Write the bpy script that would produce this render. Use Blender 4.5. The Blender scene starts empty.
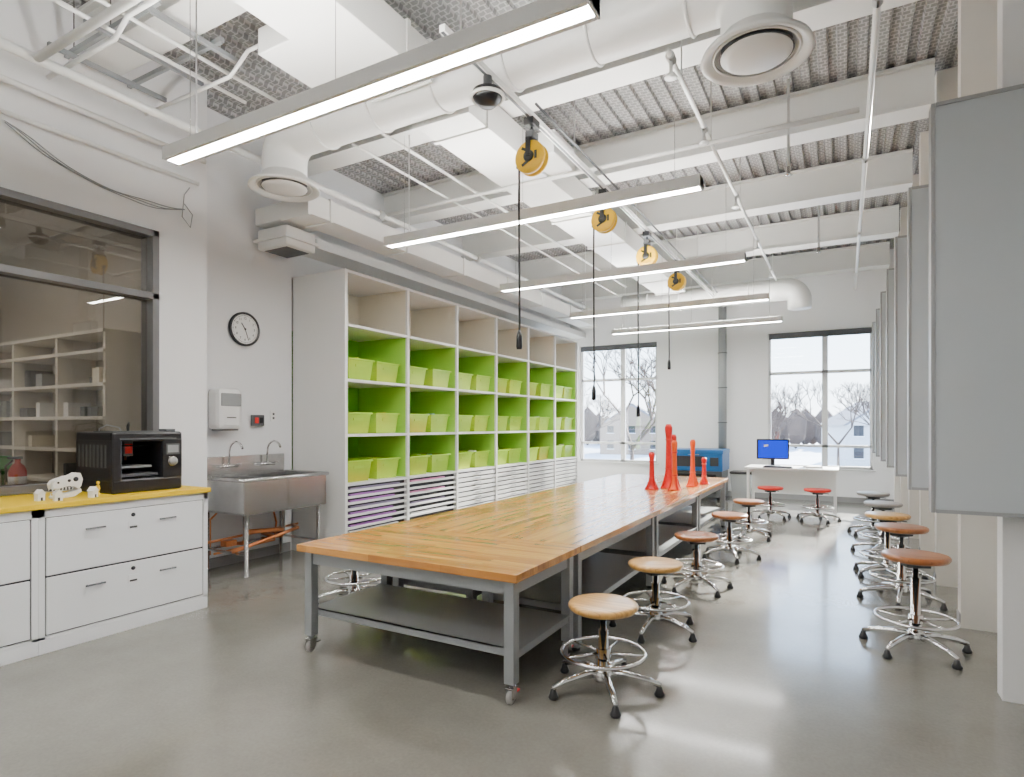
import bpy, bmesh, math, random
from mathutils import Vector, Matrix
random.seed(4)
S = bpy.context.scene
PI = math.pi

# ------------------------------------------------------------------ materials
def _new(name):
    m = bpy.data.materials.new(name); m.use_nodes = True
    nt = m.node_tree; nt.nodes.clear()
    out = nt.nodes.new('ShaderNodeOutputMaterial')
    return m, nt, out

def mat(name, col, rough=.5, metal=0, var=.04, scale=6, bump=0, bscale=40, emit=0, trans=0, coat=0, clear=0):
    m, nt, out = _new(name)
    p = nt.nodes.new('ShaderNodeBsdfPrincipled')
    tc = nt.nodes.new('ShaderNodeTexCoord')
    n = nt.nodes.new('ShaderNodeTexNoise'); n.inputs['Scale'].default_value = scale
    n.inputs['Detail'].default_value = 4
    nt.links.new(tc.outputs['Object'], n.inputs['Vector'])
    mx = nt.nodes.new('ShaderNodeMix'); mx.data_type = 'RGBA'
    mx.inputs['A'].default_value = [min(1, c*(1-var)) for c in col]+[1]
    mx.inputs['B'].default_value = [min(1, c*(1+var)) for c in col]+[1]
    nt.links.new(n.outputs['Fac'], mx.inputs['Factor'])
    nt.links.new(mx.outputs['Result'], p.inputs['Base Color'])
    p.inputs['Roughness'].default_value = rough
    p.inputs['Metallic'].default_value = metal
    p.inputs['Coat Weight'].default_value = coat
    if trans: p.inputs['Transmission Weight'].default_value = trans
    if emit:
        p.inputs['Emission Color'].default_value = list(col)+[1]
        p.inputs['Emission Strength'].default_value = emit
    if bump:
        n2 = nt.nodes.new('ShaderNodeTexNoise'); n2.inputs['Scale'].default_value = bscale
        nt.links.new(tc.outputs['Object'], n2.inputs['Vector'])
        b = nt.nodes.new('ShaderNodeBump'); b.inputs['Strength'].default_value = bump
        b.inputs['Distance'].default_value = .01
        nt.links.new(n2.outputs['Fac'], b.inputs['Height'])
        nt.links.new(b.outputs['Normal'], p.inputs['Normal'])
    if clear:
        t = nt.nodes.new('ShaderNodeBsdfTransparent'); t.inputs[0].default_value = [min(1, c+.15) for c in col]+[1]
        ms = nt.nodes.new('ShaderNodeMixShader'); ms.inputs[0].default_value = clear
        nt.links.new(p.outputs[0], ms.inputs[1]); nt.links.new(t.outputs[0], ms.inputs[2]); nt.links.new(ms.outputs[0], out.inputs[0])
    else: nt.links.new(p.outputs[0], out.inputs[0])
    return m

def emis(name, col, s):
    m, nt, out = _new(name)
    e = nt.nodes.new('ShaderNodeEmission'); e.inputs[0].default_value = list(col)+[1]; e.inputs[1].default_value = s
    nt.links.new(e.outputs[0], out.inputs[0]); return m

def glass(name, tint, base=.04, rough=0.0):
    m, nt, out = _new(name)
    t = nt.nodes.new('ShaderNodeBsdfTransparent'); t.inputs[0].default_value = list(tint)+[1]
    g = nt.nodes.new('ShaderNodeBsdfGlossy'); g.inputs['Roughness'].default_value = rough
    f = nt.nodes.new('ShaderNodeFresnel'); f.inputs[0].default_value = 1.5
    a = nt.nodes.new('ShaderNodeMath'); a.operation = 'ADD'; a.use_clamp = True; a.inputs[1].default_value = base
    nt.links.new(f.outputs[0], a.inputs[0])
    mx = nt.nodes.new('ShaderNodeMixShader')
    nt.links.new(a.outputs[0], mx.inputs[0]); nt.links.new(t.outputs[0], mx.inputs[1]); nt.links.new(g.outputs[0], mx.inputs[2])
    nt.links.new(mx.outputs[0], out.inputs[0]); return m

def wood_mat(name, rot, c1, c2, rough=.25):
    m, nt, out = _new(name)
    p = nt.nodes.new('ShaderNodeBsdfPrincipled')
    tc = nt.nodes.new('ShaderNodeTexCoord')
    mp = nt.nodes.new('ShaderNodeMapping'); mp.inputs['Rotation'].default_value = (0, 0, rot)
    nt.links.new(tc.outputs['Object'], mp.inputs[0])
    b = nt.nodes.new('ShaderNodeTexBrick'); b.offset = .37; b.offset_frequency = 2
    b.inputs['Scale'].default_value = 1; b.inputs['Brick Width'].default_value = .52
    b.inputs['Row Height'].default_value = .045; b.inputs['Mortar Size'].default_value = .0006
    b.inputs['Color1'].default_value = list(c1)+[1]; b.inputs['Color2'].default_value = list(c2)+[1]
    b.inputs['Mortar'].default_value = [c*.55 for c in c2]+[1]
    nt.links.new(mp.outputs[0], b.inputs['Vector'])
    mp2 = nt.nodes.new('ShaderNodeMapping'); mp2.inputs['Scale'].default_value = (1.5, 28, 8)
    nt.links.new(mp.outputs[0], mp2.inputs[0])
    n = nt.nodes.new('ShaderNodeTexNoise'); n.inputs['Scale'].default_value = 2; n.inputs['Detail'].default_value = 6
    nt.links.new(mp2.outputs[0], n.inputs['Vector'])
    mx = nt.nodes.new('ShaderNodeMix'); mx.data_type = 'RGBA'; mx.blend_type = 'MULTIPLY'
    r = nt.nodes.new('ShaderNodeValToRGB')
    r.color_ramp.elements[0].position = .3; r.color_ramp.elements[0].color = (.55, .44, .32, 1)
    r.color_ramp.elements[1].position = .65; r.color_ramp.elements[1].color = (1, 1, 1, 1)
    nt.links.new(n.outputs['Fac'], r.inputs[0])
    mx.inputs['Factor'].default_value = .75
    nt.links.new(b.outputs['Color'], mx.inputs['A']); nt.links.new(r.outputs[0], mx.inputs['B'])
    nt.links.new(mx.outputs['Result'], p.inputs['Base Color'])
    p.inputs['Roughness'].default_value = rough
    p.inputs['Coat Weight'].default_value = .35; p.inputs['Coat Roughness'].default_value = .10
    nt.links.new(p.outputs[0], out.inputs[0]); return m

def floor_mat():
    m, nt, out = _new('polished_concrete')
    p = nt.nodes.new('ShaderNodeBsdfPrincipled')
    tc = nt.nodes.new('ShaderNodeTexCoord')
    n = nt.nodes.new('ShaderNodeTexNoise'); n.inputs['Scale'].default_value = .9; n.inputs['Detail'].default_value = 9; n.inputs['Roughness'].default_value = .65
    n2 = nt.nodes.new('ShaderNodeTexNoise'); n2.inputs['Scale'].default_value = 60; n2.inputs['Detail'].default_value = 3
    nt.links.new(tc.outputs['Object'], n.inputs['Vector']); nt.links.new(tc.outputs['Object'], n2.inputs['Vector'])
    r = nt.nodes.new('ShaderNodeValToRGB')
    r.color_ramp.elements[0].position = .3; r.color_ramp.elements[0].color = (.175, .167, .142, 1)
    r.color_ramp.elements[1].position = .7; r.color_ramp.elements[1].color = (.255, .245, .211, 1)
    nt.links.new(n.outputs['Fac'], r.inputs[0])
    mx = nt.nodes.new('ShaderNodeMix'); mx.data_type = 'RGBA'; mx.blend_type = 'MULTIPLY'; mx.inputs['Factor'].default_value = .25
    nt.links.new(r.outputs[0], mx.inputs['A']); nt.links.new(n2.outputs['Fac'], mx.inputs['B'])
    nt.links.new(mx.outputs['Result'], p.inputs['Base Color'])
    mr = nt.nodes.new('ShaderNodeMapRange'); mr.inputs['To Min'].default_value = .12; mr.inputs['To Max'].default_value = .26
    nt.links.new(n.outputs['Fac'], mr.inputs[0]); nt.links.new(mr.outputs[0], p.inputs['Roughness'])
    p.inputs['Coat Weight'].default_value = .45; p.inputs['Coat Roughness'].default_value = .09
    b = nt.nodes.new('ShaderNodeBump'); b.inputs['Strength'].default_value = .05; b.inputs['Distance'].default_value = .01
    nt.links.new(n2.outputs['Fac'], b.inputs['Height']); nt.links.new(b.outputs[0], p.inputs['Normal'])
    nt.links.new(p.outputs[0], out.inputs[0]); return m

def deck_mat():
    m, nt, out = _new('acoustic_metal_deck')
    p = nt.nodes.new('ShaderNodeBsdfPrincipled')
    tc = nt.nodes.new('ShaderNodeTexCoord')
    b = nt.nodes.new('ShaderNodeTexBrick'); b.offset = .5
    b.inputs['Scale'].default_value = 1; b.inputs['Brick Width'].default_value = .06
    b.inputs['Row Height'].default_value = .05; b.inputs['Mortar Size'].default_value = .008
    b.inputs['Mortar Smooth'].default_value = .6
    b.inputs['Color1'].default_value = (.19, .19, .19, 1); b.inputs['Color2'].default_value = (.24, .24, .24, 1)
    b.inputs['Mortar'].default_value = (.42, .42, .41, 1)
    nt.links.new(tc.outputs['Object'], b.inputs['Vector'])
    nt.links.new(b.outputs['Color'], p.inputs['Base Color'])
    p.inputs['Roughness'].default_value = .5
    nt.links.new(p.outputs[0], out.inputs[0]); return m

M = dict(
 wall=mat('white_wall_paint', (.88, .88, .88), .55, var=.01, bump=.02, bscale=150),
 wall_shade=mat('recess_wall_shaded', (.82, .83, .84), .55, var=.01),  # recess wall: its shade beside the lit wall is put into the colour
 ceil=mat('white_steel_paint', (.80, .80, .77), .5, var=.02),
 duct=mat('white_duct_paint', (.84, .84, .81), .4, var=.02),
 deck=deck_mat(), floor=floor_mat(),
 base=mat('grey_rubber_base', (.25, .25, .25), .5),
 frame=mat('grey_steel_frame', (.13, .13, .135), .4, var=.05),
 wframe=mat('white_window_frame', (.72, .72, .71), .4),
 glass=glass('window_glass', (.97, .99, 1.0), .02),
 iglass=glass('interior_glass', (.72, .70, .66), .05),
 cab=mat('white_cabinet_laminate', (.86, .87, .88), .35, var=.01),
 gap=mat('dark_gap', (.03, .03, .035), .7),
 yel=mat('yellow_laminate', (.84, .56, .0), .5, var=.03),
 blk=mat('black_plastic', (.008, .008, .010), .28, var=.2),
 blkm=mat('matte_black_rubber', (.012, .012, .012), .6),
 chrome=mat('chrome_metal', (.78, .78, .78), .13, 1),
 steel=mat('brushed_stainless', (.66, .66, .66), .27, 1, var=.1, scale=20),
 copper=mat('copper_pipe', (.70, .28, .12), .3, 1),
 grey=mat('grey_powder_coat', (.29, .305, .31), .4, .2, var=.03),
 greyd=mat('dark_grey_steel', (.08, .085, .09), .5),
 woodx=wood_mat('maple_block_x', 0, (.76, .37, .085), (.46, .18, .035)),
 woody=wood_mat('maple_block_y', PI/2, (.76, .38, .09), (.48, .20, .04)),
 seat=wood_mat('seat_maple', .3, (.84, .51, .16), (.78, .44, .12), .3),
 seatb=wood_mat('seat_cherry', .3, (.50, .18, .045), (.40, .13, .03), .3),
 redseat=mat('red_seat', (.75, .02, .005), .35),
 greyseat=mat('grey_seat', (.35, .33, .31), .4),
 lens=emis('lamp_lens', (1, .98, .95), 92),
 lensup=emis('lamp_uplight', (1, .975, .94), 112),
 white=mat('white_plastic', (.84, .84, .83), .35),
 clock=mat('clock_dial', (.85, .85, .84), .4),
 green=mat('lime_green_panel', (.20, .62, .01), .45, var=.03),
 greenp=mat('pale_green_panel', (.36, .70, .08), .45, var=.03),
 cream=mat('cream_panel', (.82, .77, .64), .5, var=.02),
 shelf=mat('white_shelf_melamine', (.84, .84, .82), .4, var=.01),
 bin=mat('lime_translucent_bin', (.70, .95, .12), .2, var=.05, clear=.55),
 binc=mat('yellow_bin_contents', (.92, .72, .03), .5, var=.3, scale=25),
 binc2=mat('orange_bin_contents', (.85, .22, .02), .5, var=.3, scale=25),
 binw=mat('pale_bin_contents', (.92, .93, .75), .5, var=.2, scale=25),
 purple=mat('purple_paper', (.42, .16, .50), .7),
 pink=mat('pink_paper', (.80, .30, .55), .7),
 paper=mat('white_paper', (.80, .80, .80), .7),
 rred=mat('red_rocket_paint', (.62, .006, .004), .35),
 ror=mat('orange_rocket_paint', (.85, .10, .006), .35),
 reel=mat('yellow_reel_plastic', (.86, .50, .0), .3),
 blue=mat('blue_machine_paint', (.005, .12, .36), .35),
 screen=emis('monitor_screen', (.01, .04, .85), 1.6),
 board=mat('frosted_board', (.56, .60, .63), .28, var=.02),
 boarde=mat('board_edge', (.36, .37, .38), .4),
 beige=mat('beige_panel', (.72, .69, .63), .5),
 bone=mat('white_print_plastic', (.85, .85, .83), .45),
 snow=mat('snow', (.62, .64, .68), .8, var=.15, scale=.1),
 bark=mat('bark', (.09, .06, .045), .9),
 brush=mat('winter_brush', (.12, .08, .06), .95, var=.5, scale=.6),
 siding=mat('house_siding', (.55, .55, .55), .7),
 siding2=mat('house_siding_tan', (.28, .20, .15), .7),
 roof=mat('snowy_roof', (.18, .18, .20), .8),
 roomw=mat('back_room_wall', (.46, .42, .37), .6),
 bshelf=mat('back_room_shelf', (.72, .68, .61), .5),
 grn=mat('green_machine', (.02, .36, .05), .4),
 red=mat('red_plastic', (.72, .012, .008), .4),
 bluep=mat('blue_bin_contents', (.05, .25, .6), .5),
 purplebin=mat('dark_paper', (.25, .2, .3), .7),
)

# ------------------------------------------------------------------ builder
class B:
    def __init__(s, name): s.name = name; s.bm = bmesh.new(); s.mats = []
    def mi(s, m):
        m = M[m] if isinstance(m, str) else m
        if m not in s.mats: s.mats.append(m)
        return s.mats.index(m)
    def add(s, t, m, smooth=False, recalc=True):
        i = s.mi(m)
        if recalc: bmesh.ops.recalc_face_normals(t, faces=t.faces)
        for f in t.faces: f.material_index = i; f.smooth = smooth
        me = bpy.data.meshes.new('t'); t.to_mesh(me); t.free()
        s.bm.from_mesh(me); bpy.data.meshes.remove(me)
        return s
    def box(s, x0, x1, y0, y1, z0, z1, m, bev=0, rot=None):
        t = bmesh.new()
        mt = Matrix.Translation(((x0+x1)/2, (y0+y1)/2, (z0+z1)/2))
        if rot: mt = mt @ rot
        mt = mt @ Matrix.Diagonal((abs(x1-x0), abs(y1-y0), abs(z1-z0), 1))
        bmesh.ops.create_cube(t, size=1, matrix=mt)
        if bev: bmesh.ops.bevel(t, geom=list(t.edges), offset=bev, segments=2, affect='EDGES', profile=.5)
        return s.add(t, m)
    def frust(s, cx, cy, z0, z1, wb, db, wt, dt, m, top=True):
        t = bmesh.new()
        v = [t.verts.new((cx+a*w/2, cy+b*d/2, z)) for z, w, d in ((z0, wb, db), (z1, wt, dt)) for a, b in ((-1, -1), (1, -1), (1, 1), (-1, 1))]
        t.faces.new(v[3::-1])
        if top: t.faces.new(v[4:])
        for i in range(4): j = (i+1) % 4; t.faces.new((v[i], v[j], v[4+j], v[4+i]))
        return s.add(t, m, recalc=top)
    def lathe(s, prof, m, o=(0, 0, 0), axis=(0, 0, 1), seg=28, smooth=True):
        t = bmesh.new(); R = Vector((0, 0, 1)).rotation_difference(Vector(axis).normalized()).to_matrix()
        o = Vector(o); rings = []
        for r, z in prof:
            if r < 1e-6: rings.append([t.verts.new(o+R@Vector((0, 0, z)))])
            else: rings.append([t.verts.new(o+R@Vector((r*math.cos(2*PI*k/seg), r*math.sin(2*PI*k/seg), z))) for k in range(seg)])
        for a, b in zip(rings, rings[1:]):
            for k in range(seg):
                l = (k+1) % seg
                if len(a) == 1 and len(b) == 1: continue
                if len(a) == 1: t.faces.new((a[0], b[k], b[l]))
                elif len(b) == 1: t.faces.new((a[k], a[l], b[0]))
                else: t.faces.new((a[k], a[l], b[l], b[k]))
        s.add(t, m, smooth)
        return s
    def cyl(s, p0, p1, r, m, r1=None, seg=16, smooth=True):
        p0 = Vector(p0); p1 = Vector(p1); L = (p1-p0).length; r1 = r if r1 is None else r1
        return s.lathe([(0, 0), (r, 0), (r, 0), (r1, L), (r1, L), (0, L)], m, p0, p1-p0, seg, False if seg < 7 else smooth)
    def tube(s, pts, r, m, seg=8, closed=False):
        t = bmesh.new(); P = [Vector(p) for p in pts]; n = len(P); rings = []
        up = None
        for i in range(n):
            if closed: d = P[(i+1) % n]-P[i-1]
            else: d = P[min(i+1, n-1)]-P[max(i-1, 0)]
            d.normalize()
            if up is None:
                up = Vector((0, 0, 1)) if abs(d.z) < .9 else Vector((1, 0, 0))
            a = d.cross(up).normalized(); up = a.cross(d).normalized()
            rr = r[i] if isinstance(r, (list, tuple)) else r
            rings.append([t.verts.new(P[i]+rr*(a*math.cos(2*PI*k/seg)+up*math.sin(2*PI*k/seg))) for k in range(seg)])
        for i in range(n if closed else n-1):
            a = rings[i]; b = rings[(i+1) % n]
            for k in range(seg): l = (k+1) % seg; t.faces.new((a[k], a[l], b[l], b[k]))
        if not closed:
            t.faces.new(rings[0]); t.faces.new(rings[-1])
        return s.add(t, m, True)
    def ring(s, c, R, r, m, axis='z', seg=36):
        pts = []
        for k in range(seg):
            a = 2*PI*k/seg; u, v = R*math.cos(a), R*math.sin(a)
            pts.append((c[0]+u, c[1]+v, c[2]) if axis == 'z' else ((c[0], c[1]+u, c[2]+v) if axis == 'x' else (c[0]+u, c[1], c[2]+v)))
        return s.tube(pts, r, m, 8, True)
    def prism(s, pts, plane, a, b, m, bev=0):
        t = bmesh.new()
        def P(u, v, w): return {'xz': (u, w, v), 'yz': (w, u, v), 'xy': (u, v, w)}[plane]
        lo = [t.verts.new(P(u, v, a)) for u, v in pts]; hi = [t.verts.new(P(u, v, b)) for u, v in pts]
        t.faces.new(lo); t.faces.new(hi); n = len(pts)
        for i in range(n): j = (i+1) % n; t.faces.new((lo[i], lo[j], hi[j], hi[i]))
        if bev: bmesh.ops.bevel(t, geom=list(t.edges), offset=bev, segments=2, affect='EDGES', profile=.5)
        return s.add(t, m)
    def ball(s, c, r, m, sc=(1, 1, 1), sub=3):
        t = bmesh.new(); bmesh.ops.create_icosphere(t, subdivisions=sub, radius=r, matrix=Matrix.Translation(c) @ Matrix.Diagonal((*sc, 1)))
        return s.add(t, m, True)
    def done(s, loc=(0, 0, 0), rz=0, sc=1):
        me = bpy.data.meshes.new(s.name); s.bm.to_mesh(me); s.bm.free()
        for m in s.mats: me.materials.append(m)
        o = bpy.data.objects.new(s.name, me); S.collection.objects.link(o)
        o.location = loc; o.rotation_euler = (0, 0, rz); o.scale = (sc,)*3
        return o
def dup(o, loc, rz=0):
    n = bpy.data.objects.new(o.name.split('.')[0], o.data); S.collection.objects.link(n)
    n.location = loc; n.rotation_euler = (0, 0, rz); return n
def text(name, body, size, loc, rot, m):
    c = bpy.data.curves.new(name, 'FONT'); c.body = body; c.size = size; c.align_x = 'CENTER'; c.align_y = 'CENTER'; c.extrude = .0005
    o = bpy.data.objects.new(name, c); S.collection.objects.link(o); o.location = loc; o.rotation_euler = rot; c.materials.append(M[m]); return o

# ------------------------------------------------------------------ room shell
XL, XR, YB, YF, ZC = -5.6, 1.02, 12.8, -3.2, 4.65
XW = -5.15     # left wall with the interior window
YC = 3.43
B('floor').box(-9.2, 2.6, YF-.2, YB+.25, -.12, 0, 'floor').done()

# corrugated ceiling deck
b = B('ceiling')
t = bmesh.new(); x = -9.2; prof = []
while x < 2.6:
    prof += [(x, ZC), (x+.07, ZC), (x+.08, ZC+.035), (x+.14, ZC+.035)]
    x += .15
vs0 = [t.verts.new((a, YF-.2, z)) for a, z in prof]; vs1 = [t.verts.new((a, YB+.25, z)) for a, z in prof]
for i in range(len(prof)-1): t.faces.new((vs0[i], vs0[i+1], vs1[i+1], vs1[i]))
b.add(t, 'deck', recalc=False)
b.box(-9.2, 2.6, YF-.2, YB+.25, ZC+.06, ZC+.16, 'ceil'); b.done()

# steel beams across the room
for y in (-1.5, .5, 2.5, 4.6, 6.45, 8.4, 10.4, 12.4):
    b = B('ceiling_beam'); xe = 2.19 if y < 4 else .69; xa = XW+.005 if y < YC else XL+.005
    b.box(xa, xe, -.14, .14, ZC-.40, ZC-.375, 'ceil', .004)
    b.box(xa, xe, -.09, .09, ZC-.375, ZC-.02, 'ceil')
    b.box(xa, xe, -.14, .14, ZC-.03, ZC-.002, 'ceil'); b.done((0, y, 0))

# left wall (with opening for interior window)
WY0, WY1, WZ0, WZ1 = .2, 2.98, .96, 3.11
b = B('wall_left')
b.box(XW-.14, XW, YF, WY0, 0, ZC, 'wall'); b.box(XW-.14, XW, WY1, YC, 0, ZC, 'wall')
b.box(XW-.14, XW, WY0, WY1, 0, WZ0, 'wall'); b.box(XW-.14, XW, WY0, WY1, WZ1, ZC, 'wall')
b.box(XL-.14, XW-.14, YC-.14, YC, 0, ZC, 'wall'); b.done()
B('wall_left_recess').box(XL-.14, XL, YC, YB, 0, ZC, 'wall_shade').done()
b = B('baseboard_left'); b.box(XL, XL+.015, YC+.002, 4.75, 0, .1, 'base'); b.box(XL, XL+.015, 11.3, YB, 0, .1, 'base')
b.done()
b = B('window_interior')
fw = .055
for (y0, y1, z0, z1) in ((WY0, WY0+fw, WZ0, WZ1), (WY1-fw, WY1, WZ0, WZ1), (WY0, WY1, WZ0, WZ0+fw), (WY0, WY1, WZ1-fw, WZ1), (WY0, WY1, 2.52, 2.575), (1.45, 1.5, WZ0, WZ1)):
    b.box(XW-.16, XW+.02, y0, y1, z0, z1, 'frame', .003)
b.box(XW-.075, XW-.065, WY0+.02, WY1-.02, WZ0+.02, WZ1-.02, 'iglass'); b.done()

# back room beyond glass
b = B('wall_back_room')
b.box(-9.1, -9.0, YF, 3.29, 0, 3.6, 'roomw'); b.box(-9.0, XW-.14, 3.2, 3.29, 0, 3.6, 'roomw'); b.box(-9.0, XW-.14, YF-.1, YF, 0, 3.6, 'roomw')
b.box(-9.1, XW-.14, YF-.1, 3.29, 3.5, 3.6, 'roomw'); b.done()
b = B('back_room_shelving')
for y in (-.6, .5, 1.6, 2.7): b.box(-8.99, -8.6, y-.02, y+.02, 0, 2.5, 'bshelf')
for z in (.1, .45, .8, 1.15, 1.5, 1.85, 2.2, 2.48): b.box(-8.99, -8.58, -.62, 2.72, z, z+.03, 'bshelf')
for k in range(40):
    y = random.uniform(-.5, 2.5); z = random.choice((.13, .48, .83, 1.18, 1.53, 1.88)); h = random.uniform(.06, .22)
    b.box(-8.9, -8.65, y, y+random.uniform(.05, .16), z, z+h, random.choice(('bshelf', 'greyd', 'cream', 'roomw')))
b.done()
b = B('back_room_end_shelving')
for x in (-8.4, -7.5, -6.6, -5.75): b.box(x-.02, x+.02, 2.85, 3.19, 0, 2.3, 'bshelf')
for z in (.1, .5, .9, 1.2, 1.5, 1.8, 2.1, 2.28): b.box(-8.42, -5.73, 2.83, 3.19, z, z+.03, 'bshelf')
for k in range(18):
    x = random.uniform(-8.3, -5.9); z = random.choice((.93, 1.23, 1.53, 1.83)); h = random.uniform(.06, .2)
    b.box(x, x+random.uniform(.05, .2), 2.9, 3.1, z, z+h, random.choice(('greyd', 'cream', 'paper', 'grey')))
b.done()
b = B('back_room_bench'); b.box(-6.0, -5.32, -.5, 2.75, .86, .9, 'bshelf')
for y in (-.45, 1.1, 2.65): b.box(-5.95, -5.37, y, y+.04, 0, .86, 'greyd')
b.done()
b = B('drill_press'); b.box(-.1, .1, -.1, .1, 0, .03, 'grn'); b.cyl((0, .05, .03), (0, .05, .34), .02, 'steel'); b.box(-.06, .06, -.1, .1, .24, .36, 'grn', .015)
b.cyl((0, -.06, .12), (0, -.06, .24), .018, 'steel'); b.cyl((.06, -.06, .3), (.12, -.06, .3), .03, 'red'); b.box(-.05, .05, -.09, 0, .1, .12, 'red'); b.done((-5.8, 2.10, .9), 0, .85)
b = B('fire_extinguisher'); b.lathe([(0, 0), (.05, 0), (.055, .012), (.055, .20), (.04, .24), (.018, .26), (.018, .29), (0, .29)], 'red'); b.lathe([(.0555, .09), (.0558, .09), (.0558, .16), (.0555, .16)], 'paper'); b.box(-.013, .013, -.06, .03, .29, .31, 'blk', .003); b.tube([(0, -.03, .28), (0, -.075, .24), (0, -.07, .12)], .008, 'blk'); b.done((-5.5, 2.12, .9))
for y in (-.8, 1.4):  # fill lamps added to brighten the room behind the glass
    b = B('back_room_fill_lamp'); b.box(-7.8, -5.9, -.1, .1, -.2, -.15, 'white'); b.box(-7.78, -5.92, -.05, .05, -.205, -.2, 'lens')
    for x in (-7.4, -6.3): b.cyl((x, 0, -.15), (x, 0, -.001), .005, 'white')
    b.done((0, y, 3.5))

# back wall with two windows
wins = ((-5.35, -3.55, .62, 3.26), (-1.33, .46, .62, 3.26))
b = B('wall_back')
xs = [XL-.14, -5.35, -3.55, -1.33, .46, 2.6]
for i in (0, 2, 4): b.box(xs[i], xs[i+1], YB, YB+.25, 0, ZC, 'wall')
for w in wins: b.box(w[0], w[1], YB, YB+.25, 0, w[2], 'wall'); b.box(w[0], w[1], YB, YB+.25, w[3], ZC, 'wall')
b.done()
B('baseboard_back').box(XL+.02, .99, YB-.015, YB, 0, .1, 'base').done()
for i, w in enumerate(wins):
    b = B('window_%d' % (i+1)); x0, x1, z0, z1 = w; f = .05; xm = x0+(x1-x0)*.56
    for r in ((x0, x0+f, z0, z1), (x1-f, x1, z0, z1), (x0, x1, z0, z0+f), (x0, x1, z1-f, z1), (xm-.05, xm+.05, z0, z1), (x0, x1, 2.44, 2.50), (x0, x1, 1.02, 1.07)):
        b.box(r[0], r[1], YB+.06, YB+.14, r[2], r[3], 'wframe', .003)
    b.box(x0+.01, x1-.01, YB+.095, YB+.103, z0+.01, z1-.01, 'glass')
    b.box(x0-.04, x1+.04, YB-.06, YB+.06, z0-.03, z0, 'wframe', .004)
    b.done()
    b = B('roller_shade'); b.box(x0+.02, x1-.02, YB-.0, YB+.05, z1-.12, z1-.005, 'greyd', .01)
    b.done()

# right side wall, pilasters and projecting boards
b = B('wall_right')
py = [3.99+1.29*k for k in range(7)]
for k, y in enumerate(py): b.box(.725, XR, y, y+.12, 0, ZC, 'beige' if k else 'wall')
b.box(XR, XR+.2, 4.0, YB, 0, ZC, 'wall'); b.done()
b = B('wall_right_return'); b.box(XR, 2.4, 3.99, 4.0, 0, ZC, 'wall'); b.done()
B('wall_right_front').box(2.2, 2.4, YF, 3.98, 0, ZC, 'wall').done()
B('wall_front').box(-9.1, 2.4, YF-.15, YF, 0, ZC, 'wall').done()
for k, y in enumerate(py):
    b = B('projecting_whiteboard')
    b.box(.41, 1.0, y-.10, y-.002, .995, 3.16, 'board', .008)
    b.box(.405, .425, y-.105, y-.001, .98, 3.175, 'boarde', .003)
    b.box(.425, 1.0, y-.106, y-.001, .98, 1.0, 'boarde'); b.box(.425, 1.0, y-.106, y-.001, 3.155, 3.175, 'boarde')
    b.done()
    if k: B('baseboard_right').box(.717, .725, y, y+.12, 0, .1, 'base').done()

# ------------------------------------------------------------------ ceiling services
def duct(name, x0, x1, y, z, r, drop0, drop1, diff):
    b = B(name); pts = []
    R = r*1.15; n = 8
    if drop0:
        pts += [(x0, y, drop0)]
        pts += [(x0+R-R*math.cos(a*PI/2/n), y, z-R+R*math.sin(a*PI/2/n)) for a in range(n+1)]
    else: pts += [(x0, y, z)]
    if drop1:
        pts += [(x1-R+R*math.sin(a*PI/2/n), y, z-R+R*math.cos(a*PI/2/n)) for a in range(n+1)]
        pts += [(x1, y, drop1)]
    else: pts += [(x1, y, z)]
    b.tube(pts, r, 'duct', 28)
    x = x0+R+.3
    while x < x1-R:
        b.ring((x, y, z), r+.002, .012, 'duct', 'x'); x += .62
    if diff:
        for x, zz in ((x0, drop0), (x1, drop1)):
            if not zz: continue
            b.lathe([(r, .1), (r+.02, .06), (.30, .0), (.31, -.02), (.30, -.03), (.27, -.02), (.2, .03), (.19, .04)], 'duct', (x, y, zz-.04), seg=40)
            b.lathe([(0, -.035), (.15, -.035), (.19, -.02), (.2, -.01), (.12, .03), (0, .03)], 'duct', (x, y, zz-.04), seg=40)
            b.lathe([(0, .035), (.22, .035)], 'greyd', (x, y, zz-.04), seg=40)
            b.ring((x, y, zz-.045), .235, .008, 'duct'); b.ring((x, y, zz-.05), .2, .004, 'greyd')
    return b.done()
duct('round_air_duct', -4.45, -.45, 3.72, 4.06, .195, 3.66, 3.66, True)
duct('round_air_duct', -3.9, -.69, 11.6, 3.86, .195, 0, 3.5, False)
def rduct(name, x0, x1, y0, y1, z0, z1, st):
    b = B(name); b.box(x0, x1, y0, y1, z0, z1, 'duct', .006); y = y0+.3
    while y < y1-.05: b.box(x0-.015, x1+.015, y, y+.035, z0-.015, z1+.012, 'duct'); y += st
    b.box(x0-.02, x1+.02, y0, y0+.03, z0-.02, z1+.015, 'duct'); b.box(x0-.02, x1+.02, y1-.03, y1, z0-.02, z1+.015, 'duct')
    return b
rduct('rectangular_air_duct', -3.15, -2.62, YF+.1, 3.48, 3.95, 4.22, 1.2).box(-3.5, -3.15, 2.7, 3.2, 3.98, 4.16, 'duct', .01).done()
rduct('rectangular_air_duct', -3.15, -2.62, 3.95, 11.3, 3.95, 4.22, 1.2).box(-2.62, -2.35, 5.0, 5.5, 3.98, 4.2, 'duct', .01).done()
rduct('wall_side_air_duct', -5.05, -4.70, 4.2, 12.2, 3.58, 3.80, 1.25).box(-5.55, -5.05, 4.25, 4.7, 3.6, 3.78, 'duct', .008).done()
b = B('box_diffuser'); b.box(-5.55, -5.1, 4.28, 4.68, 3.34, 3.56, 'duct', .02)
b.box(-5.58, -5.07, 4.25, 4.71, 3.42, 3.45, 'duct', .004); b.box(-5.50, -5.15, 4.33, 4.63, 3.335, 3.341, 'greyd')
b.done()
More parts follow.
